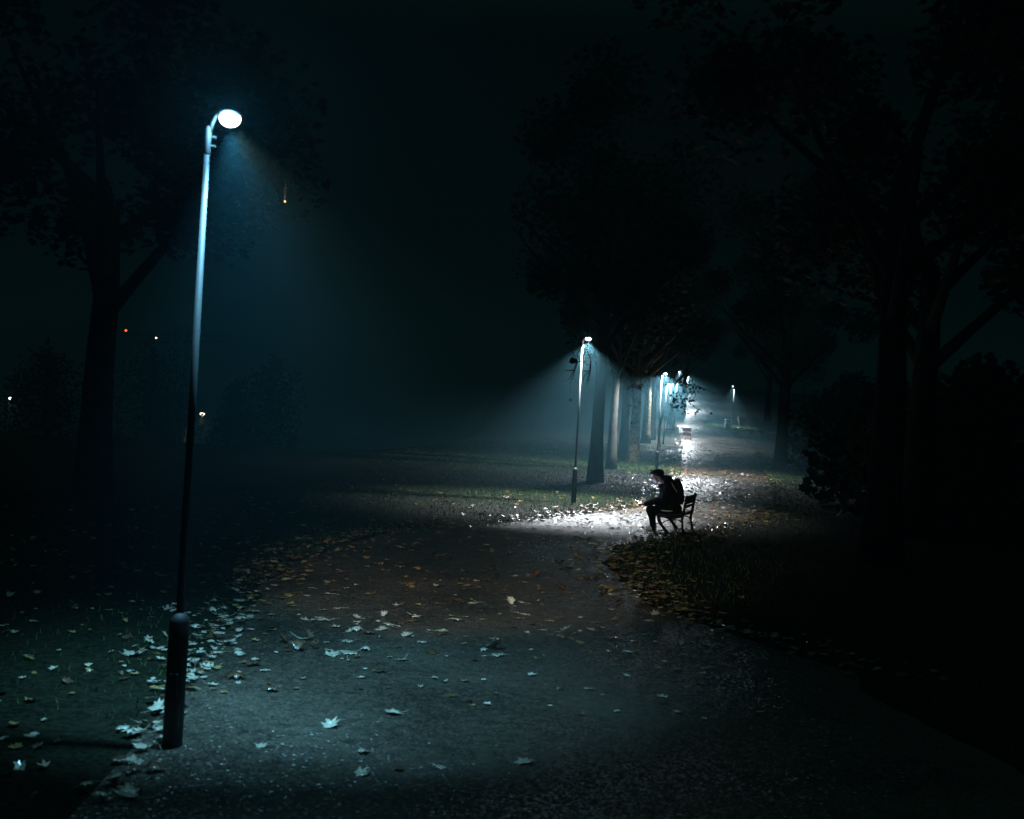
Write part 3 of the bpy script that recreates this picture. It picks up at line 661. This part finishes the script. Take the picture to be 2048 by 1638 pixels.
def leaf_thing(x, y, s, kind, lab, group, pose=None, lift=0):
    bm = bmesh.new(); pose = pose or rl.choice(['flat', 'flat', 'flat', 'curl', 'tilt'])
    if pose == 'flat': cu, fo, tl = rl.uniform(-.15, .22), rl.uniform(-.06, .12), rl.uniform(-.07, .07)
    elif pose == 'curl': cu, fo, tl = rl.choice([-.7, .5, .8]), rl.uniform(-.3, .3), rl.uniform(-.12, .12)
    elif pose == 'tilt': cu, fo, tl = rl.uniform(.2, .6), rl.uniform(0, .3), rl.uniform(.1, .3)
    else: cu, fo, tl = .8, .6, .6
    leaf_geo(bm, Vector((0, 0, 0)), Matrix.Identity(3), s*.98, cu, fo, rl)
    rot = Matrix.Rotation(rl.uniform(0, 6.28), 4, 'Z') @ Matrix.Rotation(tl, 4, 'X')
    bmesh.ops.transform(bm, matrix=rot, verts=bm.verts)
    mn = min(v.co.z for v in bm.verts); bmesh.ops.translate(bm, vec=(0, 0, -mn), verts=bm.verts)
    o = obj('fallen_leaf', bm, M['leaf_'+kind], None, True); o.location = (x, y, gtop(x, y)+.001+lift)
    sd = o.modifiers.new('t', 'SOLIDIFY'); sd.thickness = .0008
    return tag(o, lab, 'leaf', group)
HERO = [ # px, py, size, colour, pose, label
 (790, 1437, .19, 'pale', 'tilt', 'large silvery leaf on the path, topmost of three bright wet leaves in the foreground'),
 (660, 1463, .17, 'pale', 'tilt', 'bright silvery leaf on the path, middle of three in the foreground'),
 (523, 1503, .12, 'pale', 'tilt', 'small bright silvery leaf on the path, lowest of three in the foreground'),
 (615, 1283, .17, 'brown', 'up', 'upright curled brown leaf on the path, upper one of a pair'),
 (628, 1305, .15, 'rust', 'up', 'rusty brown leaf standing on edge, right one of the folded pair'),
 (600, 1308, .16, 'brown', 'up', 'dark brown leaf standing on edge, left one of the folded pair'),
 (990, 1310, .20, 'brown', 'up', 'brown curled leaf in a small pile right of the middle of the path'),
 (968, 1311, .10, 'pale', 'curl', 'white glinting leaf tip beside the brown pile on the path'),
 (995, 1322, .21, 'pale', 'flat', 'flat pale leaf lying under the brown pile on the path'),
 (700, 1316, .21, 'pale', 'flat', 'flat pale leaf with white glints left of the middle of the path'),
 (805, 1330, .18, 'pale', 'curl', 'pale wavy leaf alone in the middle of the path'),
 (740, 1196, .16, 'ochre', 'curl', 'orange and yellow curled leaf lying on the path'),
 (838, 1218, .12, 'yellow', 'curl', 'small yellow green leaf on the middle of the path'),
 (800, 1255, .18, 'brown', 'curl', 'brown arched leaf right of the middle row of pale leaves'),
 (735, 1275, .19, 'brown', 'curl', 'brown leaf with a bright tip left of the arched leaf'),
 (1020, 1216, .17, 'pale', 'up', 'pale and brown raised leaf on the right half of the path'),
 (1130, 1275, .16, 'pale', 'up', 'raised pale leaf alone on the dark right of the path'),
 (1120, 1190, .19, 'brown', 'up', 'big brown raised leaf among yellow ones on the right of the path'),
 (1075, 1160, .18, 'brown', 'up', 'brown raised leaf above the yellow patch on the right of the path'),
 (725, 1515, .16, 'pale', 'curl', 'dim grey curled leaf near the bottom, left of the flat grey leaf'),
 (722, 1562, .15, 'pale', 'tilt', 'lowest grey leaf near the bottom of the path'),
 (800, 1550, .12, 'brown', 'curl', 'dull leaf in shadow near the bottom of the path'),
 (880, 1546, .13, 'pale', 'flat', 'faint grey leaf right of the dull one near the bottom'),
 (1052, 1537, .17, 'pale', 'flat', 'faint grey leaf, rightmost in the bottom dark'),
 (545, 1390, .17, 'brown', 'curl', 'curled dark leaf with white glints on the left half of the path'),
 (470, 1360, .24, 'brown', 'curl', 'big dark curled leaf at the left edge of the lit gravel'),
 (505, 1336, .18, 'brown', 'curl', 'brown leaf with a pale rim left of the folded pair'),
 (565, 1292, .17, 'brown', 'up', 'dark raised leaf just left of the upright brown leaf'),
 (338, 1216, .16, 'pale', 'tilt', 'lone bright white leaf on the dark lawn at the left'),
 (298, 1276, .13, 'pale', 'tilt', 'small white glinting leaf on the dark lawn below the lone bright leaf'),
 (265, 1310, .22, 'pale', 'curl', 'grey leaf dimly glinting on the dark lawn at the left'),
 (260, 1540+60, .20, 'pale', 'tilt', 'pale leaf at the bottom left corner of the lit edge')]
for px, py, s, k, pose, lab in HERO:
    g_ = gp(px, py); leaf_thing(g_.x, g_.y, s, k, lab, 'fallen leaves in the foreground', pose)
cnt = len(HERO)
PW = {'flat': 'flat', 'tilt': 'tilted', 'curl': 'curled', 'up': 'upright'}
CW = {'pale': 'pale grey', 'brown': 'dark brown', 'ochre': 'ochre', 'yellow': 'yellow', 'rust': 'rust red'}
def zone(px, py, grp):
    if 'left' in grp: return 'just above the nearest lamp base' if py < 1300 and py > 1230 else 'topmost on the left gravel edge' if py <= 1230 else 'beside the nearest lamp base' if py < 1420 else 'just below the nearest lamp base' if py < 1500 else 'at the bottom left of the gravel'
    if 'right' in grp: return 'on the right edge below the bench' if px < 1290 else 'on grass right of the path' if px < 1380 else 'farthest right on the dark path edge'
    a = 'left' if px < 720 else 'middle' if px < 950 else 'right'
    return 'on the %s gravel, %s the folded brown pair' % (a, 'well above' if py < 1180 else 'above' if py < 1240 else 'level with')
def px_leaf(px, py, s, k, lab, grp, pose=None):
    global cnt
    pose = pose or rl.choice(['flat', 'flat', 'flat', 'curl', 'tilt'])
    lab = '%s %s %s leaf %s' % ('small' if s < .12 else 'large', PW[pose], CW[k], zone(px, py, grp))
    g_ = gp(px, py)
    if g_.y > 30: return
    leaf_thing(g_.x, g_.y, s, k, lab, grp, pose); cnt += 1
# dense glinting strip on the left edge
EDGE = [(480, 1180), (455, 1215), (440, 1255), (420, 1285), (398, 1310), (385, 1345), (365, 1370), (345, 1400), (330, 1430), (300, 1460), (280, 1490), (265, 1530), (240, 1570), (200, 1610)]
for k in range(120):
    t = rl.random()*(len(EDGE)-1.001); i = int(t); f = t-i
    ex = EDGE[i][0]*(1-f)+EDGE[i+1][0]*f; ey = EDGE[i][1]*(1-f)+EDGE[i+1][1]*f
    kk = rl.choice(['pale', 'pale', 'pale', 'brown'])
    px_leaf(ex+rl.gauss(0, 26), ey+rl.gauss(0, 9), rl.uniform(.09, .17), kk, '', 'leaves along the left gravel edge', rl.choice(['flat', 'tilt', 'curl', 'curl']))
for k in range(95):
    py = 1130+rl.random()**.95*190; px = rl.uniform(560-(py-1140)*.4, 1330)
    warm = sstep(1230, 1170, py)+sstep(850, 1150, px)*.6
    kk = rl.choice(['ochre', 'yellow', 'yellow', 'brown', 'rust']) if rl.random() < warm else rl.choice(['pale', 'pale', 'brown'])
    px_leaf(px, py, rl.uniform(.11, .22), kk, '', 'leaves over the middle of the path')
for k in range(42):
    px = rl.uniform(1180, 1460); py = rl.gauss(1165+(px-1200)*.28, 24)
    kk = rl.choice(['ochre', 'yellow', 'yellow', 'brown', 'pale']); px_leaf(px, py, rl.uniform(.09, .17), kk, '', 'leaves on the right hand edge')
print('individual leaves', cnt)
# the countless rest
bm = bmesh.new(); rr = random.Random(5); keys = ['pale', 'ochre', 'yellow', 'brown', 'rust']; n = 0
def litter(x, y, s, k, cu=None, tl=None):
    rot = (Matrix.Rotation(rr.uniform(0, 6.28), 3, 'Z') @ Matrix.Rotation(rr.gauss(0, .30) if tl is None else tl, 3, 'X'))
    c = Vector((x, y, gtop(x, y)+.010)); leaf_geo(bm, c, rot, s, rr.uniform(-.5, 1.0) if cu is None else cu, rr.uniform(-.1, .4), rr, keys.index(k), False)
while n < 4300:                                              # middle distance, path and lawn
    y = 15+62*rr.random()**1.15; L, Rr = interp(y, XL), interp(y, XR); u = rr.random()
    if u < .36: x = rr.uniform(L, Rr)
    elif u < .72: x = L+rr.gauss(-.2, .5)
    elif u < .90: x = L-rr.random()**1.3*(4+y*.15)
    else: x = Rr+rr.gauss(.2, .6)
    k = rr.choice(['ochre', 'yellow', 'brown', 'rust', 'ochre', 'pale']) if y < 24 or u > .72 else rr.choice(['ochre', 'brown', 'rust', 'brown', 'pale'])
    litter(x, y, rr.uniform(.07, .17)*(1+y/160), k, rr.uniform(-.1, .5), rr.gauss(0, .14)); n += 1
for k in range(420):                                         # middle foreground, between the leaves one can tell apart
    y = 9.2+rr.random()*7.5; L, Rr = interp(y, XL), interp(y, XR); u = rr.random()
    x = L+rr.gauss(.1, .28) if u < .5 else rr.uniform(L, min(Rr, L+5))
    litter(x, y, rr.uniform(.05, .13), rr.choice(['pale', 'pale', 'brown', 'ochre'] if y < 13 else ['ochre', 'yellow', 'brown', 'rust', 'pale']), rr.uniform(-.1, .3), rr.gauss(0, .08))
for k in range(900):                                         # ragged right hand edge
    y = 11.5+rr.random()*22; litter(interp(y, XR)+rr.gauss(.1, .35), y, rr.uniform(.06, .15), rr.choice(['ochre', 'yellow', 'brown', 'rust', 'brown']), None, rr.gauss(0, .2))
for k in range(3200):                                        # drifts round the far pools of light
    y = 23.5+rr.random()*90; L, Rr = interp(y, XL), interp(y, XR); litter(rr.uniform(L-.4, Rr+.6), y, rr.uniform(.10, .20), rr.choice(['ochre', 'rust', 'brown', 'rust', 'ochre']), None, rr.gauss(0, .15))
for k in range(420):                                         # dark lawn left, sparse glints
    y = 6+rr.random()*14; x = interp(y, XL)-.2-rr.random()**1.5*5; litter(x, y, rr.uniform(.06, .14), rr.choice(['pale', 'pale', 'brown', 'ochre']))
for k in range(500):
    y = 30+rr.random()*90; x = interp(y, XL)+rr.gauss(0, .3); litter(x, y, rr.uniform(.12, .2), rr.choice(['ochre', 'rust', 'rust']))
for k in range(350):
    a = rr.uniform(0, 6.28); r = rr.random()**.5; litter(22+4*r*math.cos(a), 117+6*r*math.sin(a), rr.uniform(.2, .3), rr.choice(['pale', 'ochre']))
o = obj('leaf_litter', bm, [M['leaf_'+k] for k in keys], None); tag(o, 'scattered autumn leaf litter on the path and lawn', None, kind='stuff')

# ---------------------------------------------------------------- haze
bm = bmesh.new(); box(bm, (0, 160, 8), (330, 440, 40))
hz = obj('haze', bm, []); hz['kind'] = 'stuff'
mh = bpy.data.materials.new('haze'); mh.use_nodes = True; n_ = mh.node_tree; n_.nodes.clear()
out = n_.nodes.new('ShaderNodeOutputMaterial'); pv = n_.nodes.new('ShaderNodeVolumePrincipled'); n_.links.new(pv.outputs[0], out.inputs['Volume'])
pv.inputs['Color'].default_value = (.25, .64, .80, 1); pv.inputs['Density'].default_value = .0031; pv.inputs['Anisotropy'].default_value = .35
hz.data.materials.append(mh)
